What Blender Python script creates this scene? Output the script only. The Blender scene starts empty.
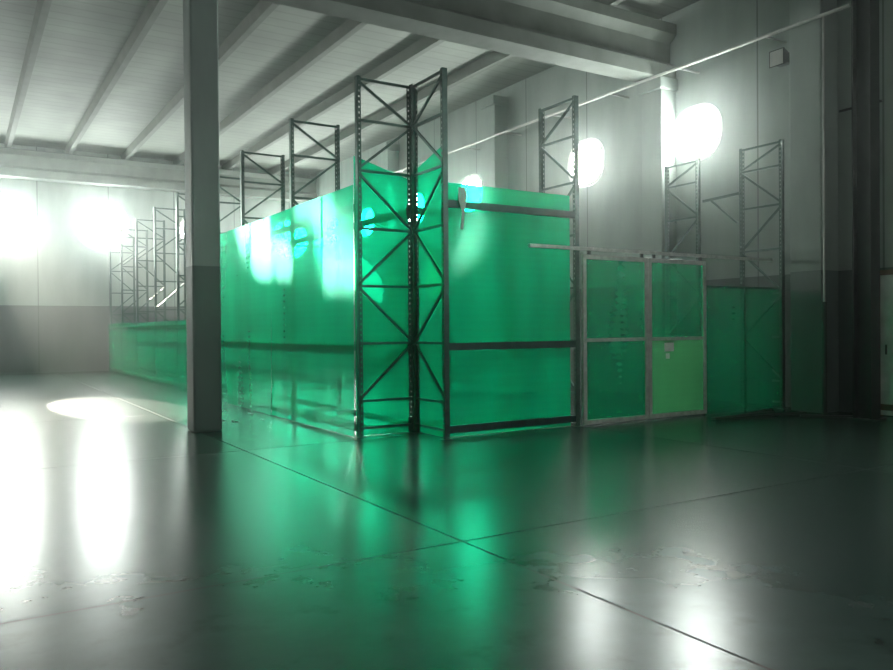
import bpy, math, random
from mathutils import Vector, Matrix
random.seed(7)
S = bpy.context.scene
C = bpy.context.collection

# ------------------------------------------------------------------ materials
def newmat(name):
    m = bpy.data.materials.new(name); m.use_nodes = True
    nt = m.node_tree; nt.nodes.clear()
    return m, nt, nt.nodes, nt.links

def simple(name, col, rough=0.6, metal=0.0, noise=0.15, scale=4.0, bump=0.0):
    m, nt, N, L = newmat(name)
    o = N.new('ShaderNodeOutputMaterial'); p = N.new('ShaderNodeBsdfPrincipled')
    tc = N.new('ShaderNodeTexCoord'); nz = N.new('ShaderNodeTexNoise')
    nz.inputs['Scale'].default_value = scale; nz.inputs['Detail'].default_value = 6
    L.new(tc.outputs['Object'], nz.inputs['Vector'])
    r = N.new('ShaderNodeValToRGB')
    a = [max(0, c*(1-noise)) for c in col]; b = [min(1, c*(1+noise)) for c in col]
    r.color_ramp.elements[0].position = 0.3; r.color_ramp.elements[1].position = 0.7
    r.color_ramp.elements[0].color = (*a, 1); r.color_ramp.elements[1].color = (*b, 1)
    L.new(nz.outputs['Fac'], r.inputs['Fac']); L.new(r.outputs['Color'], p.inputs['Base Color'])
    p.inputs['Roughness'].default_value = rough; p.inputs['Metallic'].default_value = metal
    if bump:
        b_ = N.new('ShaderNodeBump'); b_.inputs['Strength'].default_value = bump; b_.inputs['Distance'].default_value = 0.02
        L.new(nz.outputs['Fac'], b_.inputs['Height']); L.new(b_.outputs['Normal'], p.inputs['Normal'])
    L.new(p.outputs['BSDF'], o.inputs['Surface'])
    return m

def wallmat(name, axis, panel=2.4, low=(0.10,0.11,0.11), high=(0.50,0.51,0.49), band=2.45):
    """painted concrete, darker dado below band, vertical panel joints along axis"""
    m, nt, N, L = newmat(name)
    o = N.new('ShaderNodeOutputMaterial'); p = N.new('ShaderNodeBsdfPrincipled')
    g = N.new('ShaderNodeNewGeometry'); sx = N.new('ShaderNodeSeparateXYZ')
    L.new(g.outputs['Position'], sx.inputs[0])
    gt = N.new('ShaderNodeMath'); gt.operation = 'GREATER_THAN'; gt.inputs[1].default_value = band
    L.new(sx.outputs['Z'], gt.inputs[0])
    mx = N.new('ShaderNodeMix'); mx.data_type = 'RGBA'
    mx.inputs['A'].default_value = (*low, 1); mx.inputs['B'].default_value = (*high, 1)
    L.new(gt.outputs[0], mx.inputs['Factor'])
    nz = N.new('ShaderNodeTexNoise'); nz.inputs['Scale'].default_value = 1.3; nz.inputs['Detail'].default_value = 8
    mp = N.new('ShaderNodeMapping'); mp.inputs['Scale'].default_value = (1.5, 1.5, 0.4)
    L.new(g.outputs['Position'], mp.inputs['Vector']); L.new(mp.outputs[0], nz.inputs['Vector'])
    mr = N.new('ShaderNodeMapRange'); mr.inputs['From Min'].default_value = .3; mr.inputs['From Max'].default_value = .7
    mr.inputs['To Min'].default_value = 0.8; mr.inputs['To Max'].default_value = 1.05
    L.new(nz.outputs['Fac'], mr.inputs['Value'])
    last = mr.outputs[0]
    if panel:
        dv = N.new('ShaderNodeMath'); dv.operation = 'DIVIDE'; dv.inputs[1].default_value = panel
        L.new(sx.outputs[axis], dv.inputs[0])
        fr = N.new('ShaderNodeMath'); fr.operation = 'FRACT'; L.new(dv.outputs[0], fr.inputs[0])
        g2 = N.new('ShaderNodeMath'); g2.operation = 'GREATER_THAN'; g2.inputs[1].default_value = 0.014
        L.new(fr.outputs[0], g2.inputs[0])
        m3 = N.new('ShaderNodeMapRange'); m3.inputs['To Min'].default_value = 0.45
        L.new(g2.outputs[0], m3.inputs['Value'])
        mm = N.new('ShaderNodeMath'); mm.operation = 'MULTIPLY'
        L.new(last, mm.inputs[0]); L.new(m3.outputs[0], mm.inputs[1]); last = mm.outputs[0]
    vm = N.new('ShaderNodeVectorMath'); vm.operation = 'SCALE'
    L.new(mx.outputs['Result'], vm.inputs[0]); L.new(last, vm.inputs['Scale'])
    L.new(vm.outputs[0], p.inputs['Base Color']); p.inputs['Roughness'].default_value = 0.65
    L.new(p.outputs['BSDF'], o.inputs['Surface'])
    return m

def floormat():
    m, nt, N, L = newmat('polished_concrete')
    o = N.new('ShaderNodeOutputMaterial'); p = N.new('ShaderNodeBsdfPrincipled')
    g = N.new('ShaderNodeNewGeometry'); sx = N.new('ShaderNodeSeparateXYZ'); L.new(g.outputs['Position'], sx.inputs[0])
    def joint(out, off, size):
        a = N.new('ShaderNodeMath'); a.operation = 'ADD'; a.inputs[1].default_value = -off + 60*size; L.new(out, a.inputs[0])
        d = N.new('ShaderNodeMath'); d.operation = 'DIVIDE'; d.inputs[1].default_value = size; L.new(a.outputs[0], d.inputs[0])
        f = N.new('ShaderNodeMath'); f.operation = 'FRACT'; L.new(d.outputs[0], f.inputs[0])
        l = N.new('ShaderNodeMath'); l.operation = 'LESS_THAN'; l.inputs[1].default_value = 0.018/size; L.new(f.outputs[0], l.inputs[0])
        return l.outputs[0]
    j1 = joint(sx.outputs['X'], 2.98, 5.0); j2 = joint(sx.outputs['Y'], 4.62, 5.0)
    mxj = N.new('ShaderNodeMath'); mxj.operation = 'MAXIMUM'; L.new(j1, mxj.inputs[0]); L.new(j2, mxj.inputs[1])
    n1 = N.new('ShaderNodeTexNoise'); n1.inputs['Scale'].default_value = 0.35; n1.inputs['Detail'].default_value = 1; n1.inputs['Roughness'].default_value = .4
    L.new(g.outputs['Position'], n1.inputs['Vector'])
    r = N.new('ShaderNodeValToRGB'); r.color_ramp.elements[0].position = .1; r.color_ramp.elements[1].position = .9
    r.color_ramp.elements[0].color = (.036,.062,.056,1); r.color_ramp.elements[1].color = (.056,.086,.078,1)
    L.new(n1.outputs['Fac'], r.inputs['Fac'])
    mx = N.new('ShaderNodeMix'); mx.data_type='RGBA'; mx.inputs['B'].default_value=(.008,.01,.01,1)
    L.new(mxj.outputs[0], mx.inputs['Factor']); L.new(r.outputs['Color'], mx.inputs['A'])
    n3 = N.new('ShaderNodeTexNoise'); n3.inputs['Scale'].default_value = 3.2; n3.inputs['Detail'].default_value = 7; n3.inputs['Roughness'].default_value=.6
    L.new(g.outputs['Position'], n3.inputs['Vector'])
    st = N.new('ShaderNodeMapRange'); st.inputs['From Min'].default_value=.56; st.inputs['From Max'].default_value=.76
    st.inputs['To Min'].default_value=1.0; st.inputs['To Max'].default_value=.55; L.new(n3.outputs['Fac'], st.inputs['Value'])
    n4 = N.new('ShaderNodeTexNoise'); n4.inputs['Scale'].default_value = 1.4; n4.inputs['Detail'].default_value = 8; n4.inputs['Roughness'].default_value=.62
    L.new(g.outputs['Position'], n4.inputs['Vector'])
    s4 = N.new('ShaderNodeMapRange'); s4.inputs['From Min'].default_value=.45; s4.inputs['From Max'].default_value=.8
    s4.inputs['To Min'].default_value=1.0; s4.inputs['To Max'].default_value=1.4; L.new(n4.outputs['Fac'], s4.inputs['Value'])
    mu = N.new('ShaderNodeMath'); mu.operation='MULTIPLY'; L.new(st.outputs[0], mu.inputs[0]); L.new(s4.outputs[0], mu.inputs[1])
    sc = N.new('ShaderNodeVectorMath'); sc.operation='SCALE'; L.new(mx.outputs['Result'], sc.inputs[0]); L.new(mu.outputs[0], sc.inputs['Scale'])
    L.new(sc.outputs[0], p.inputs['Base Color'])
    ad = N.new('ShaderNodeMath'); ad.operation='MULTIPLY_ADD'; ad.inputs[1].default_value=.5; ad.inputs[2].default_value=.26
    L.new(mxj.outputs[0], ad.inputs[0])
    L.new(ad.outputs[0], p.inputs['Roughness'])
    p.inputs['Specular IOR Level'].default_value = 0.24
    L.new(p.outputs['BSDF'], o.inputs['Surface'])
    return m

def greenmat(name, tcol, dcol, clear=0.5, rough=0.12, slope=.09):
    m, nt, N, L = newmat(name)
    o = N.new('ShaderNodeOutputMaterial')
    g = N.new('ShaderNodeNewGeometry')
    mp = N.new('ShaderNodeMapping'); mp.inputs['Scale'].default_value=(1.6,1.6,.3)
    L.new(g.outputs['Position'], mp.inputs['Vector'])
    nz = N.new('ShaderNodeTexNoise'); nz.inputs['Scale'].default_value=1.1; nz.inputs['Detail'].default_value=2
    L.new(mp.outputs[0], nz.inputs['Vector'])
    mr = N.new('ShaderNodeMapRange'); mr.inputs['From Min'].default_value=.25; mr.inputs['From Max'].default_value=.75
    mr.inputs['To Min'].default_value=1-clear-.07; mr.inputs['To Max'].default_value=1-clear+.07
    L.new(nz.outputs['Fac'], mr.inputs['Value'])
    t = N.new('ShaderNodeBsdfTransparent'); t.inputs['Color'].default_value=(*tcol,1)
    tl = N.new('ShaderNodeBsdfTranslucent'); tl.inputs['Color'].default_value=(*dcol,1)
    df = N.new('ShaderNodeBsdfDiffuse'); df.inputs['Color'].default_value=(*dcol,1)
    gl = N.new('ShaderNodeBsdfGlossy'); gl.inputs['Roughness'].default_value=rough; gl.inputs['Color'].default_value=(.3,1,.7,1)
    m1 = N.new('ShaderNodeMixShader'); m1.inputs[0].default_value=.2
    L.new(tl.outputs[0], m1.inputs[1]); L.new(df.outputs[0], m1.inputs[2])
    # horizontal flutes of the twin-wall sheet (spread the reflections vertically)
    sx = N.new('ShaderNodeSeparateXYZ'); L.new(g.outputs['Position'], sx.inputs[0])
    ml = N.new('ShaderNodeMath'); ml.operation='MULTIPLY'; ml.inputs[1].default_value=2*math.pi/0.009; L.new(sx.outputs['Z'], ml.inputs[0])
    sn = N.new('ShaderNodeMath'); sn.operation='SINE'; L.new(ml.outputs[0], sn.inputs[0])
    sl_ = N.new('ShaderNodeMath'); sl_.operation='MULTIPLY'; sl_.inputs[1].default_value=slope; L.new(sn.outputs[0], sl_.inputs[0])
    cb = N.new('ShaderNodeCombineXYZ'); L.new(sl_.outputs[0], cb.inputs['Z'])
    va = N.new('ShaderNodeVectorMath'); va.operation='ADD'; L.new(g.outputs['Normal'], va.inputs[0]); L.new(cb.outputs[0], va.inputs[1])
    vn = N.new('ShaderNodeVectorMath'); vn.operation='NORMALIZE'; L.new(va.outputs[0], vn.inputs[0]); L.new(vn.outputs[0], gl.inputs['Normal'])
    # faint rib lines
    m12 = N.new('ShaderNodeMath'); m12.operation='MULTIPLY'; m12.inputs[1].default_value=2*math.pi/0.10; L.new(sx.outputs['Z'], m12.inputs[0])
    s12 = N.new('ShaderNodeMath'); s12.operation='SINE'; L.new(m12.outputs[0], s12.inputs[0])
    sm = N.new('ShaderNodeMath'); sm.operation='MULTIPLY_ADD'; sm.inputs[1].default_value=.008
    L.new(s12.outputs[0], sm.inputs[0]); L.new(mr.outputs[0], sm.inputs[2])
    m2 = N.new('ShaderNodeMixShader'); L.new(sm.outputs[0], m2.inputs[0])
    L.new(t.outputs[0], m2.inputs[1]); L.new(m1.outputs[0], m2.inputs[2])
    # thin sheet: same fresnel from both faces
    ior = N.new('ShaderNodeMapRange'); ior.inputs['To Min'].default_value=1.4; ior.inputs['To Max'].default_value=1/1.4
    L.new(g.outputs['Backfacing'], ior.inputs['Value'])
    fr = N.new('ShaderNodeFresnel'); L.new(ior.outputs[0], fr.inputs['IOR'])
    m3 = N.new('ShaderNodeMixShader'); L.new(fr.outputs[0], m3.inputs[0])
    L.new(m2.outputs[0], m3.inputs[1]); L.new(gl.outputs[0], m3.inputs[2])
    L.new(m3.outputs[0], o.inputs['Surface'])
    return m

def panemat(name, strength, col=(.92,1,.94)):
    m, nt, N, L = newmat(name)
    o = N.new('ShaderNodeOutputMaterial'); a = N.new('ShaderNodeAddShader')
    t = N.new('ShaderNodeBsdfTransparent'); e = N.new('ShaderNodeEmission')
    nz = N.new('ShaderNodeTexNoise'); nz.inputs['Scale'].default_value=2
    mr = N.new('ShaderNodeMapRange'); mr.inputs['To Min'].default_value=.9*strength; mr.inputs['To Max'].default_value=1.1*strength
    L.new(nz.outputs['Fac'], mr.inputs['Value']); L.new(mr.outputs[0], e.inputs['Strength'])
    e.inputs['Color'].default_value=(*col,1)
    L.new(t.outputs[0], a.inputs[0]); L.new(e.outputs[0], a.inputs[1]); L.new(a.outputs[0], o.inputs['Surface'])
    return m

def ceilmat():
    m, nt, N, L = newmat('ceiling_panels')
    o = N.new('ShaderNodeOutputMaterial'); p = N.new('ShaderNodeBsdfPrincipled')
    g = N.new('ShaderNodeNewGeometry'); sx = N.new('ShaderNodeSeparateXYZ'); L.new(g.outputs['Position'], sx.inputs[0])
    ml = N.new('ShaderNodeMath'); ml.operation='MULTIPLY'; ml.inputs[1].default_value=2*math.pi/0.4; L.new(sx.outputs['Y'], ml.inputs[0])
    sn = N.new('ShaderNodeMath'); sn.operation='SINE'; L.new(ml.outputs[0], sn.inputs[0])
    nz = N.new('ShaderNodeTexNoise'); nz.inputs['Scale'].default_value=.8; nz.inputs['Detail'].default_value=7; L.new(g.outputs['Position'], nz.inputs['Vector'])
    r = N.new('ShaderNodeValToRGB'); r.color_ramp.elements[0].position=.3; r.color_ramp.elements[1].position=.7
    r.color_ramp.elements[0].color=(.155,.172,.152,1); r.color_ramp.elements[1].color=(.215,.238,.207,1)
    L.new(nz.outputs['Fac'], r.inputs['Fac'])
    mr = N.new('ShaderNodeMapRange'); mr.inputs['From Min'].default_value=-1; mr.inputs['From Max'].default_value=-.8
    mr.inputs['To Min'].default_value=.8; mr.inputs['To Max'].default_value=1; L.new(sn.outputs[0], mr.inputs['Value'])
    sc = N.new('ShaderNodeVectorMath'); sc.operation='SCALE'; L.new(r.outputs['Color'], sc.inputs[0]); L.new(mr.outputs[0], sc.inputs['Scale'])
    L.new(sc.outputs[0], p.inputs['Base Color']); p.inputs['Roughness'].default_value=.7
    L.new(p.outputs['BSDF'], o.inputs['Surface'])
    return m

M_floor = floormat()
M_wallX = wallmat('painted_wall_far', 'X', high=(.33,.38,.35))
M_wallY = wallmat('painted_wall_side', 'Y', low=(.075,.10,.093), high=(.29,.335,.31))
M_col = wallmat('painted_column', 'X', panel=0, low=(.105,.14,.13), high=(.27,.32,.30))
M_pil = wallmat('painted_pilaster', 'X', panel=0, low=(.13,.165,.155), high=(.30,.345,.32))
M_ceil = ceilmat()
M_conc = simple('raw_concrete', (.14,.157,.14), .8, noise=.2, scale=2, bump=.2)
M_rib = simple('rib_concrete', (.12,.132,.117), .8, noise=.15, scale=2)
M_steel = simple('rack_steel_dark', (.04,.08,.068), .4, .5, noise=.25, scale=8)
M_beam = simple('rack_beam_paint', (.02,.05,.045), .45, .3, noise=.25, scale=6)
M_alu = simple('weathered_aluminium', (.65,.66,.62), .4, .2, noise=.2, scale=10)
M_dark = simple('dark_steel', (.05,.052,.053), .5, .4)
M_pipe = simple('galvanised_pipe', (.45,.45,.43), .45, .5)
M_brown = simple('rusty_door_frame', (.17,.10,.07), .6, .1, noise=.35, scale=9)
M_white = simple('white_plastic', (.75,.78,.76), .5)
M_paper = simple('paper', (.85,.87,.83), .8)
M_wood = simple('old_timber', (.16,.13,.10), .8, noise=.3, scale=12)
M_green = greenmat('green_polycarbonate', (.002,.84,.42), (.001,.76,.36), clear=.6, rough=.07)
M_green2 = greenmat('green_door_polycarbonate', (.015,.58,.28), (.008,.40,.19), clear=.7, rough=.06, slope=.03)
M_green_glow = greenmat('door_polycarbonate_painted_glow', (.09,.68,.32), (.12,.62,.24), clear=.55, rough=.06, slope=.03)  # paler tint paints a bright reflection into the lower right door pane
M_pane = panemat('glowing_daylight_glass', 64)
M_pane2 = panemat('daylight_glass_side', 130)
M_paneFill = panemat('added_fill_glass', 4)  # glowing panes added as fill light on the unseen walls

# ------------------------------------------------------------------ mesh builder
class MB:
    def __init__(s): s.v=[]; s.f=[]; s.m=[]; s.mats=[]
    def mi(s, mat):
        if mat not in s.mats: s.mats.append(mat)
        return s.mats.index(mat)
    def add(s, vs, fs, mat):
        b=len(s.v); s.v += [tuple(v) for v in vs]; k=s.mi(mat)
        for f in fs: s.f.append([b+i for i in f]); s.m.append(k)
    def box(s, lo, hi, mat):
        x0,y0,z0=lo; x1,y1,z1=hi
        vs=[(x0,y0,z0),(x1,y0,z0),(x1,y1,z0),(x0,y1,z0),(x0,y0,z1),(x1,y0,z1),(x1,y1,z1),(x0,y1,z1)]
        s.add(vs,[(3,2,1,0),(4,5,6,7),(0,1,5,4),(1,2,6,5),(2,3,7,6),(3,0,4,7)],mat)
    def bar(s, p1, p2, w, h, mat, up=(0,0,1)):
        p1=Vector(p1); p2=Vector(p2); d=(p2-p1).normalized(); up=Vector(up)
        if abs(d.dot(up))>.99: up=Vector((1,0,0))
        a=d.cross(up).normalized(); b=a.cross(d).normalized()
        vs=[]
        for p in (p1,p2):
            for sa,sb in ((-1,-1),(1,-1),(1,1),(-1,1)): vs.append(p+a*sa*w/2+b*sb*h/2)
        s.add(vs,[(3,2,1,0),(4,5,6,7),(0,1,5,4),(1,2,6,5),(2,3,7,6),(3,0,4,7)],mat)
    def cyl(s, p1, p2, r, mat, n=14):
        p1=Vector(p1); p2=Vector(p2); d=(p2-p1).normalized(); up=Vector((0,0,1))
        if abs(d.dot(up))>.99: up=Vector((1,0,0))
        a=d.cross(up).normalized(); b=a.cross(d)
        vs=[p+(a*math.cos(2*math.pi*i/n)+b*math.sin(2*math.pi*i/n))*r for p in (p1,p2) for i in range(n)]
        fs=[(i,(i+1)%n,n+(i+1)%n,n+i) for i in range(n)]+[tuple(range(n))[::-1],tuple(range(n,2*n))]
        s.add(vs,fs,mat)
    def prism(s, poly, axis, a, b, mat):
        n=len(poly)
        if axis=='X': vs=[(a,p,q) for p,q in poly]+[(b,p,q) for p,q in poly]
        elif axis=='Y': vs=[(p,a,q) for p,q in poly]+[(p,b,q) for p,q in poly]
        else: vs=[(p,q,a) for p,q in poly]+[(p,q,b) for p,q in poly]
        fs=[(i,(i+1)%n,n+(i+1)%n,n+i) for i in range(n)]+[tuple(range(n))[::-1],tuple(range(n,2*n))]
        s.add(vs,fs,mat)
    def obj(s, name, parent=None, loc=(0,0,0), smooth=False, bevel=0, recalc=True):
        me=bpy.data.meshes.new(name); L=Vector(loc)
        me.from_pydata([tuple(Vector(v)-L) for v in s.v],[],s.f)
        for mt in s.mats: me.materials.append(mt)
        for p,k in zip(me.polygons,s.m): p.material_index=k; p.use_smooth=smooth
        me.validate(); me.update()
        if recalc:
            import bmesh
            bm=bmesh.new(); bm.from_mesh(me); bmesh.ops.recalc_face_normals(bm,faces=bm.faces); bm.to_mesh(me); bm.free()
        o=bpy.data.objects.new(name,me); C.objects.link(o); o.location=L
        if bevel:
            bv=o.modifiers.new('bev','BEVEL'); bv.width=bevel; bv.segments=2
        if parent: 
            o.parent=parent; o.matrix_parent_inverse=Matrix.Translation(-parent.location)
        return o
def empty(name, loc):
    e=bpy.data.objects.new(name,None); e.empty_display_size=.3; C.objects.link(e); e.location=loc; return e

# ------------------------------------------------------------------ room shell
X0,X1,Y0,Y1,ZC = -14.0,13.0,-8.0,32.0,8.2
b=MB(); b.box((X0-.3,Y0-.3,-.2),(X1+.3,Y1+.3,0),M_floor); b.obj('floor')
b=MB(); b.box((X0-.3,Y0-.3,ZC),(X1+.3,Y1+.3,ZC+.25),M_ceil)
ribs=[1.52+1.93*k for k in range(-8,7)]
for x in ribs:
    if x<X0+.2 or x>X1-.2: continue
    b.prism([(x-.07,7.95),(x+.07,7.95),(x+.12,ZC),(x-.12,ZC)],'Y',Y0,Y1,M_rib)
b.obj('ceiling')

def rrect(cx,cz,w,h,r,n=8):
    pts=[]
    for (sx,sz,a0) in ((1,1,0),(-1,1,90),(-1,-1,180),(1,-1,270)):
        for i in range(n+1):
            a=math.radians(a0+90*i/n)
            pts.append((cx+sx*(w/2-r)+r*math.cos(a), cz+sz*(h/2-r)+r*math.sin(a)))
    return pts

winN=[0]
def wall(name, lo, hi, mat, axis, wins, wmat, inner):
    b=MB(); b.box(lo,hi,mat); w=b.obj(name)
    k=0 if axis=='X' else 1
    c=MB()
    for (p,z,ww,hh,r) in wins:
        c.prism(rrect(p,z,ww,hh,r),axis,lo[k]-.2,hi[k]+.2,mat)
    if wins:
        co=c.obj('cutter')
        md=w.modifiers.new('cut','BOOLEAN'); md.object=co; md.operation='DIFFERENCE'; md.solver='EXACT'
        bpy.context.view_layer.objects.active=w
        bpy.ops.object.modifier_apply(modifier='cut')
        bpy.data.objects.remove(co)
    mid=(lo[k]+hi[k])/2
    for (p,z,ww,hh,r) in wins:
        winN[0]+=1
        base=(mid,p,z) if axis=='X' else (p,mid,z)
        e=empty('window_%d'%winN[0], base)
        q=MB(); poly=rrect(p,z,ww,hh,r)
        n=len(poly)
        vs=[((mid,a_,b_) if axis=='X' else (a_,mid,b_)) for a_,b_ in poly]
        q.add(vs,[tuple(range(n))],wmat); q.obj('glass',e,base)
        f=MB(); outer=rrect(p,z,ww+.14,hh+.14,r+.07); inn=rrect(p,z,ww-.02,hh-.02,r-.01)
        d=(mid-inner); d=-d/abs(d)*.03
        def P(a_,b_,u): return (u,a_,b_) if axis=='X' else (a_,u,b_)
        vs=[P(a_,b_,inner+d) for a_,b_ in outer]+[P(a_,b_,inner+d) for a_,b_ in inn]+[P(a_,b_,inner) for a_,b_ in outer]+[P(a_,b_,inner-d*3) for a_,b_ in inn]
        fs=[]
        for i in range(n):
            j=(i+1)%n
            fs+= [(i,j,n+j,n+i),(i,j,2*n+j,2*n+i),(n+i,n+j,3*n+j,3*n+i)]
        f.add(vs,fs,M_alu)
        f.obj('rim',e,base)
zl=5.5
wall('wall_far',(X0-.3,Y1,0),(X1+.3,Y1+.3,ZC),M_wallX,'Y',
     [(x,zl,1.8,1.8,.88) for x in (-10.6,-7.6,-4.6,-1.5,1.45,4.6)]+[(8.1,zl,1.3,1.3,.64),(12.0,zl-.15,1.6,1.6,.79)],M_pane,Y1)
wall('wall_right',(X1,Y0-.3,0),(X1+.3,Y1+.3,ZC),M_wallY,'X',
     [(y,zl,1.15,1.02,.45) for y in (-4.5,-1.2,11.08,14.45,19.5,22.8,26.5,29.6)],M_pane2,X1)
wall('wall_left',(X0-.3,Y0-.3,0),(X0,Y1+.3,ZC),M_wallY,'X',
     [(y,zl,1.3,1.1,.35) for y in (-4,0,4,8,12,16,20,24,28)],M_paneFill,X0)  # out-of-view window row, added for fill light
wall('wall_rear',(X0-.3,Y0-.3,0),(X1+.3,Y0,ZC),M_wallX,'Y',
     [(x,zl,1.9,1.5,.5) for x in (-10,-6,-2,2,6,10)],M_paneFill,Y0)  # windows behind the camera, added to fill the room with light

# girders
def girder(name,y,zb):
    g=MB()
    prof=[(y-.28,zb),(y+.28,zb),(y+.28,zb+.28),(y+.12,zb+.4),(y+.12,zb+.8),(y+.3,zb+.95),(y+.3,7.92),(y-.3,7.92),(y-.3,zb+.95),(y-.12,zb+.8),(y-.12,zb+.4),(y-.28,zb+.28)]
    g.prism(prof,'X',X0,X1,M_conc); g.obj(name)
girder('ceiling_girder',11.9,6.75)
girder('ceiling_girder',31.6,6.95)
girder('ceiling_girder',-6,6.95)

# columns
def column(name,x,y,s,mat,zt=6.75):
    c=MB(); c.box((x-s/2,y-s/2,0),(x+s/2,y+s/2,zt),mat)
    o=c.obj(name,loc=(x,y,0),bevel=.03); return o
column('concrete_column',3.10,11.9,.42,M_col)
column('concrete_column',-7.0,11.9,.44,M_col)
for (y0,y1,xf,zt) in ((11.62,12.18,12.55,6.75),(17.65,18.2,12.55,ZC-.3),(24,24.5,12.55,ZC-.3),(8.0,8.6,12.5,ZC-.3)):
    c=MB(); c.box((xf,y0,0),(X1,y1,zt),M_pil); c.box((xf-.08,y0-.06,zt-.25),(X1,y1+.06,zt),M_pil)
    c.obj('wall_pilaster',loc=(X1,(y0+y1)/2,0),bevel=.02)

c=MB()
xs,ys=12.08,6.93
c.box((xs,ys-.02,0),(xs+.26,ys+.0,8.1),M_dark)
c.box((xs,ys+.26,0),(xs+.26,ys+.28,8.1),M_dark)
c.box((xs+.11,ys,0),(xs+.15,ys+.26,8.1),M_dark)
c.box((xs-.05,ys-.07,0),(xs+.35,ys+.35,.025),M_dark)
c.obj('steel_h_column',loc=(xs,ys,0))

# side door with rusty frame
c=MB()
yd0,yd1,xd=6.1,7.3,12.94
c.box((xd-.1,yd1-.08,0),(xd+.05,yd1,2.4),M_brown); c.box((xd-.1,yd0,0),(xd+.05,yd0+.08,2.4),M_brown)
c.box((xd-.1,yd0,2.32),(xd+.05,yd1,2.4),M_brown)
c.box((xd-.04,yd0+.08,.02),(xd+.0,yd1-.08,2.32),M_white)
c.box((xd-.06,yd0+.08,.1),(xd-.02,yd1-.08,.2),M_brown)
c.cyl((xd-.09,yd1-.2,1.02),(xd-.09,yd1-.2,1.18),.015,M_dark)
c.obj('door_1')

c=MB(); c.cyl((12.38,7.4,6.72),(12.38,26,6.72),.03,M_pipe)
for y in range(9,26,2): c.bar((12.38,y,6.72),(X1-.01,y,6.72),.03,.03,M_pipe)
c.obj('overhead_conduit')
c=MB(); c.cyl((12.42,7.9,.0),(12.42,7.9,1.9),.04,M_dark); c.cyl((12.42,7.9,1.9),(12.42,7.9,6.7),.018,M_pipe); c.obj('drain_pipe')
c=MB(); c.cyl((12.96,7.2,5.2),(12.96,7.95,5.2),.022,M_dark); c.obj('wall_cable_pipe')
c=MB()
c.box((12.62,8.72,6.22),(12.78,8.98,6.4),M_dark); c.prism([(12.62,6.22),(12.62,6.4),(12.50,6.46),(12.50,6.16)],'Y',8.70,9.0,M_dark)
c.box((12.495,8.72,6.18),(12.50,8.98,6.44),M_pipe); c.bar((12.7,8.85,6.3),(13.0,8.85,6.45),.03,.03,M_dark)
c.obj('flood_light')

# ------------------------------------------------------------------ pallet racks
levels=[.12,.5,1.3,2.1,2.9,3.7,4.4]
def rack_frame(mb,p,q,H=5.0,holes=True):
    p=Vector((*p,0)); q=Vector((*q,0)); d=(q-p).normalized(); n=Vector((-d.y,d.x,0))
    for base,sg in ((p,1),(q,-1)):
        w=.075; dep=.06
        for face in (-1,1):
            off=n*face*(w/2)
            if holes:
                for e in (-1,1):
                    c0=base+d*sg*dep/2+off+d*e*.019
                    mb.bar(c0,c0+Vector((0,0,H)),.018 if abs(d.x)>.5 else .003,.003 if abs(d.x)>.5 else .018,M_steel,up=(0,1,0))
                z=0.0
                while z<H-.01:
                    c1=base+d*sg*dep/2+off+Vector((0,0,z+.03))
                    hw=d*.019
                    mb.bar(c1-hw,c1+hw,.003,.045,M_steel)
                    z+=.075
            else:
                c0=base+d*sg*dep/2+off
                mb.bar(c0,c0+Vector((0,0,H)),.055 if abs(d.x)>.5 else .003,.003 if abs(d.x)>.5 else .055,M_steel,up=(0,1,0))
        c2=base+Vector((0,0,0))
        mb.bar(c2,c2+Vector((0,0,H)),.003 if abs(d.x)>.5 else w,w if abs(d.x)>.5 else .003,M_steel,up=(0,1,0))
        fb=base+d*sg*.03
        mb.box((fb.x-.07,fb.y-.07,0),(fb.x+.07,fb.y+.07,.008),M_steel)
    a=p+d*.03; c=q-d*.03
    zs=levels+[H-.03]
    for z in zs: mb.bar(a+Vector((0,0,z)),c+Vector((0,0,z)),.03,.035,M_steel)
    for i in range(len(zs)-1):
        if i==0: continue
        z0,z1=zs[i],zs[i+1]
        if i%2: mb.bar(a+Vector((0,0,z0+.03)),c+Vector((0,0,z1-.03)),.028,.034,M_steel)
        else: mb.bar(c+Vector((0,0,z0+.03)),a+Vector((0,0,z1-.03)),.028,.034,M_steel)

XL,XR=4.68,5.56
yc=9.88
ysL=[yc,12.43,15.11,17.8,20.5,23.2,25.9,28.6,31.0]
e=empty('pallet_rack',(XL,yc,0))
for i,y in enumerate(ysL):
    m=MB(); rack_frame(m,(XL,y),(XR,y),holes=i<3); m.obj('upright_frame_%d'%(i+1),e,(XL,y,0))
for i in range(len(ysL)-1):
    m=MB()
    for z in ((.12,1.25,3.2) if i<3 else (.12,1.6)):
        for xx in (XL+.03,XR-.03):
            m.bar((xx,ysL[i]+.04,z),(xx,ysL[i+1]-.04,z),.045,.10,M_beam)
            for yy in (ysL[i]+.05,ysL[i+1]-.05): m.box((xx-.03,yy-.006,z-.1),(xx+.03,yy+.006,z+.1),M_beam)
    m.obj('load_beams_%d'%(i+1),e,(XL,ysL[i],0))

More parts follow.
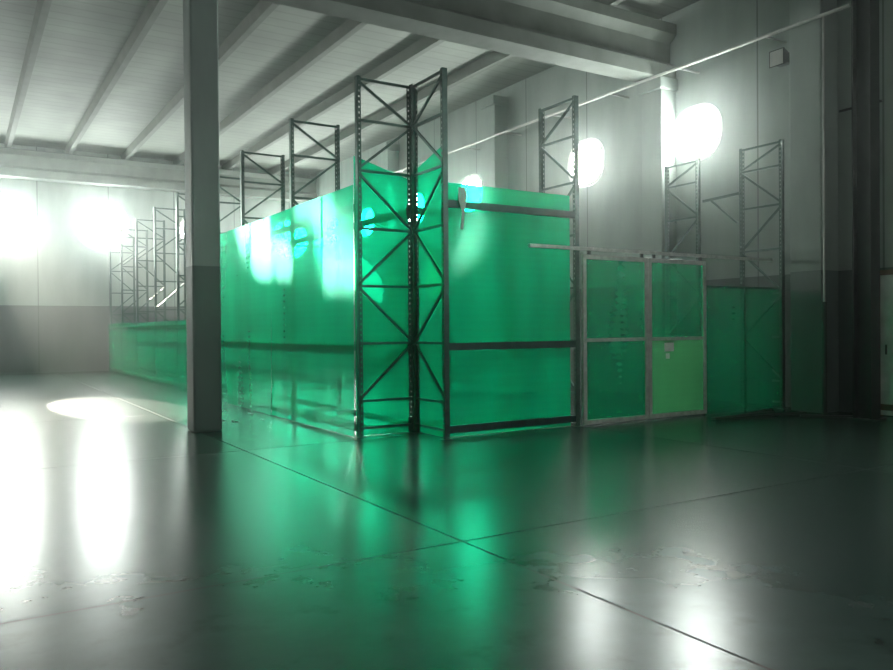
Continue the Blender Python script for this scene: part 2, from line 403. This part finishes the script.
e=empty('pallet_rack',(XR,9.0,0))
m=MB(); rack_frame(m,(XR+.0,8.96),(XR,9.83)); m.obj('upright_frame_1',e,(XR,9,0))
m=MB(); rack_frame(m,(7.94,9.03),(7.94,9.9)); m.obj('upright_frame_2',e,(8,9,0))
m=MB()
for z in (.12,1.25,3.2):
    for yy in (9.06,9.85):
        m.bar((XR+.05,yy,z),(7.90,yy,z),.045,.10,M_beam)
m.obj('load_beams',e,(XR,9,0))
for (p,q,H) in (((12.6,8.8),(12.6,9.7),4.85),((12.6,10.68),(12.6,11.55),4.85)):
    m=MB(); rack_frame(m,p,q,H=H); m.obj('pallet_rack_frame',loc=(p[0],p[1],0))
m=MB(); m.bar((12.5,9.7,3.45),(12.5,10.3,3.95),.03,.03,M_steel)
m.bar((12.5,9.66,4.0),(12.5,10.5,3.97),.04,.05,M_steel)
m.obj('rack_bracket')

# ------------------------------------------------------------------ green polycarbonate walls
def sheet_wall(name,p,q,z0,z1,mat=M_green,sw=1.2,amp=.004,topvar=.0,top=None):
    p=Vector((*p,0)); q=Vector((*q,0)); Lg=(q-p).length; d=(q-p).normalized(); n=Vector((-d.y,d.x,0))
    k=max(1,round(Lg/sw)); w=Lg/k
    mb=MB()
    for i in range(k):
        ph=random.random()*6; tilt=random.uniform(-.025,.025); nx,nz=14,22; tv=random.uniform(-topvar,topvar)
        vs=[];fs=[]
        off=.008*(i%2)
        ov=.015 if k>1 else 0
        for a in range(nx+1):
            for c in range(nz+1):
                u=a/nx; v=c/nz
                s=i*w-(ov if i else 0)+u*(w+(ov if i else 0)+(ov if i<k-1 else 0))
                zt=z1+tv if top is None else top(s/Lg)
                z=z0+v*(zt-z0)
                dd=off+amp*(math.sin(ph+u*4+v*2)*.5+math.sin(ph*2+v*5+u*2)*.5)+tilt*(v-.5)
                vs.append(p+d*s+n*dd+Vector((0,0,z)))
        for a in range(nx):
            for c in range(nz):
                j=a*(nz+1)+c; fs.append((j,j+nz+1,j+nz+2,j+1))
        mb.add(vs,fs,mat)
    return mb.obj(name,loc=(p.x,p.y,z0),smooth=True,recalc=False)
sheet_wall('green_polycarbonate_partition',(XL-.05,yc+.02),(XL-.05,17.8),.005,3.5,topvar=.004)
sheet_wall('green_polycarbonate_partition',(XL+.0,yc+.08),(XR-.02,yc+.08),.005,4.02,top=lambda s:3.92-.25*s)
sheet_wall('green_polycarbonate_partition',(XR+.06,9.83),(XR+.06,9.04),.005,4.1,top=lambda s:3.8+.22*s)
sheet_wall('green_polycarbonate_partition',(XR+.08,9.13),(7.88,9.13),.005,3.5)
sheet_wall('green_polycarbonate_partition',(XL-.05,17.85),(XL-.05,31.0),.005,1.75)
sheet_wall('green_polycarbonate_partition',(10.78,9.02),(12.9,9.02),.005,2.2,mat=M_green2)
m=MB()
for xx in (10.78,11.85,12.9): m.box((xx-.02,9.05,0),(xx+.02,9.09,2.2),M_dark)
m.box((10.76,9.05,2.17),(12.92,9.09,2.2),M_dark)
m.obj('partition_stud_frame')
m=MB(); pts=[(5.78,3.42),(5.9,3.44),(5.93,3.3),(5.88,3.1),(5.86,2.85),(5.82,2.86),(5.84,3.1),(5.79,3.25)]
m.prism(pts,'Y',8.99,9.0,M_white); m.obj('torn_plastic_strip')

# ------------------------------------------------------------------ sliding door
xa,xm,xb,yd=7.96,9.33,10.70,8.93
e=empty('sliding_door',(xa,8.98,0))
def leaf(nm,x0,x1,y,lowmat):
    m=MB(); t=.07
    m.box((x0,y,.03),(x0+t,y+.04,2.6),M_alu); m.box((x1-t,y,.03),(x1,y+.04,2.6),M_alu)
    m.box((x0+t,y,.03),(x1-t,y+.04,.03+t),M_alu); m.box((x0+t,y,2.6-t),(x1-t,y+.04,2.6),M_alu)
    m.box((x0+t,y,1.28),(x1-t,y+.04,1.335),M_alu)
    m.box((x0+.1,y+.005,2.6),(x0+.16,y+.03,2.68),M_dark); m.box((x1-.16,y+.005,2.6),(x1-.1,y+.03,2.68),M_dark)
    m.obj(nm+'_frame',e,(x0,y,0),bevel=.004)
    g=MB()
    for z0,z1,mt in ((.085,1.28,lowmat),(1.33,2.545,M_green2)):
        g.add([(x0+t,y+.02,z0),(x1-t,y+.02,z0),(x1-t,y+.02,z1),(x0+t,y+.02,z1)],[(0,1,2,3)],mt)
    g.obj(nm+'_pane',e,(x0,y,0),recalc=False)
leaf('leaf_1',xa,xm,yd,M_green2); leaf('leaf_2',xm+.01,xb,yd,M_green_glow)
m=MB(); m.add([(9.70,yd+.012,1.10),(9.92,yd+.012,1.10),(9.92,yd+.012,1.24),(9.70,yd+.012,1.24)],[(0,1,2,3)],M_paper)
m.add([(9.73,yd+.012,.98),(9.82,yd+.012,.98),(9.82,yd+.012,1.07),(9.73,yd+.012,1.07)],[(0,1,2,3)],M_paper)
m.obj('notice',e,(9.7,yd,1))
m=MB(); m.box((6.95,yd-.01,2.66),(12.45,yd+.04,2.71),M_alu)
m.obj('track',e,(8,yd,2.66))

m=MB()
for (x_,y_,L_,a_) in ((10.9,8.35,1.6,.05),(11.2,8.2,1.9,-.12),(11.5,8.5,1.0,.3),(12.0,7.6,.8,-.8)):
    dx,dy=math.cos(a_)*L_/2,math.sin(a_)*L_/2; z=.02+.03*random.random()
    m.bar((x_-dx,y_-dy,z),(x_+dx,y_+dy,z),.09,.035,random.choice([M_wood,M_dark]))
m.obj('scrap_timber_pile')
m=MB()
for k in range(12):
    x_=random.uniform(3.4,4.4); y_=random.uniform(12.3,14.5); s_=random.uniform(.05,.14)
    m.add([(x_,y_,.004),(x_+s_,y_+.02,.012),(x_+s_*.9,y_+s_,.005),(x_+.01,y_+s_*.8,.02)],[(0,1,2,3)],M_paper)
m.obj('paper_scraps')

# ------------------------------------------------------------------ light + haze added as world volume for window glow
w=bpy.data.worlds.new('World'); S.world=w; w.use_nodes=True
nt=w.node_tree
bg=nt.nodes['Background']; bg.inputs[0].default_value=(.85,.93,1,1); bg.inputs[1].default_value=1.0
v=nt.nodes.new('ShaderNodeVolumeScatter')
v.inputs['Density'].default_value=.0055; v.inputs['Anisotropy'].default_value=.93; v.inputs['Color'].default_value=(.92,1,.96,1)
nt.links.new(v.outputs[0],nt.nodes['World Output'].inputs['Volume'])
D=60
sd=Vector((1.85,-15.6,-5.5)).normalized()
sl=bpy.data.lights.new('sun_spot','SPOT'); sl.energy=2.5e6; sl.spot_size=math.radians(32); sl.spot_blend=.1; sl.shadow_soft_size=.15; sl.color=(1,.95,.78)
so=bpy.data.objects.new('low_sun',sl); C.objects.link(so); so.location=Vector((4,32,5.5))-sd*D
so.rotation_euler=sd.to_track_quat('-Z','Y').to_euler()

S.view_settings.view_transform='Standard'
S.view_settings.exposure=-0.3

# ------------------------------------------------------------------ camera
cam=bpy.data.cameras.new('camera'); co=bpy.data.objects.new('camera',cam); C.objects.link(co)
cam.sensor_width=36; cam.lens=36*784/893; cam.clip_start=.05
f=Vector((.527,.850,0)).normalized(); pit=math.atan(6.5/784)
f=(f*math.cos(pit)+Vector((0,0,-1))*math.sin(pit)).normalized()
r=f.cross(Vector((0,0,1))).normalized(); u=r.cross(f)
a=math.radians(.45)
r2=r*math.cos(a)-u*math.sin(a); u2=r*math.sin(a)+u*math.cos(a)
mt=Matrix((r2,u2,-f)).transposed().to_4x4(); mt.translation=Vector((0,0,1.5))
co.matrix_world=mt
S.camera=co
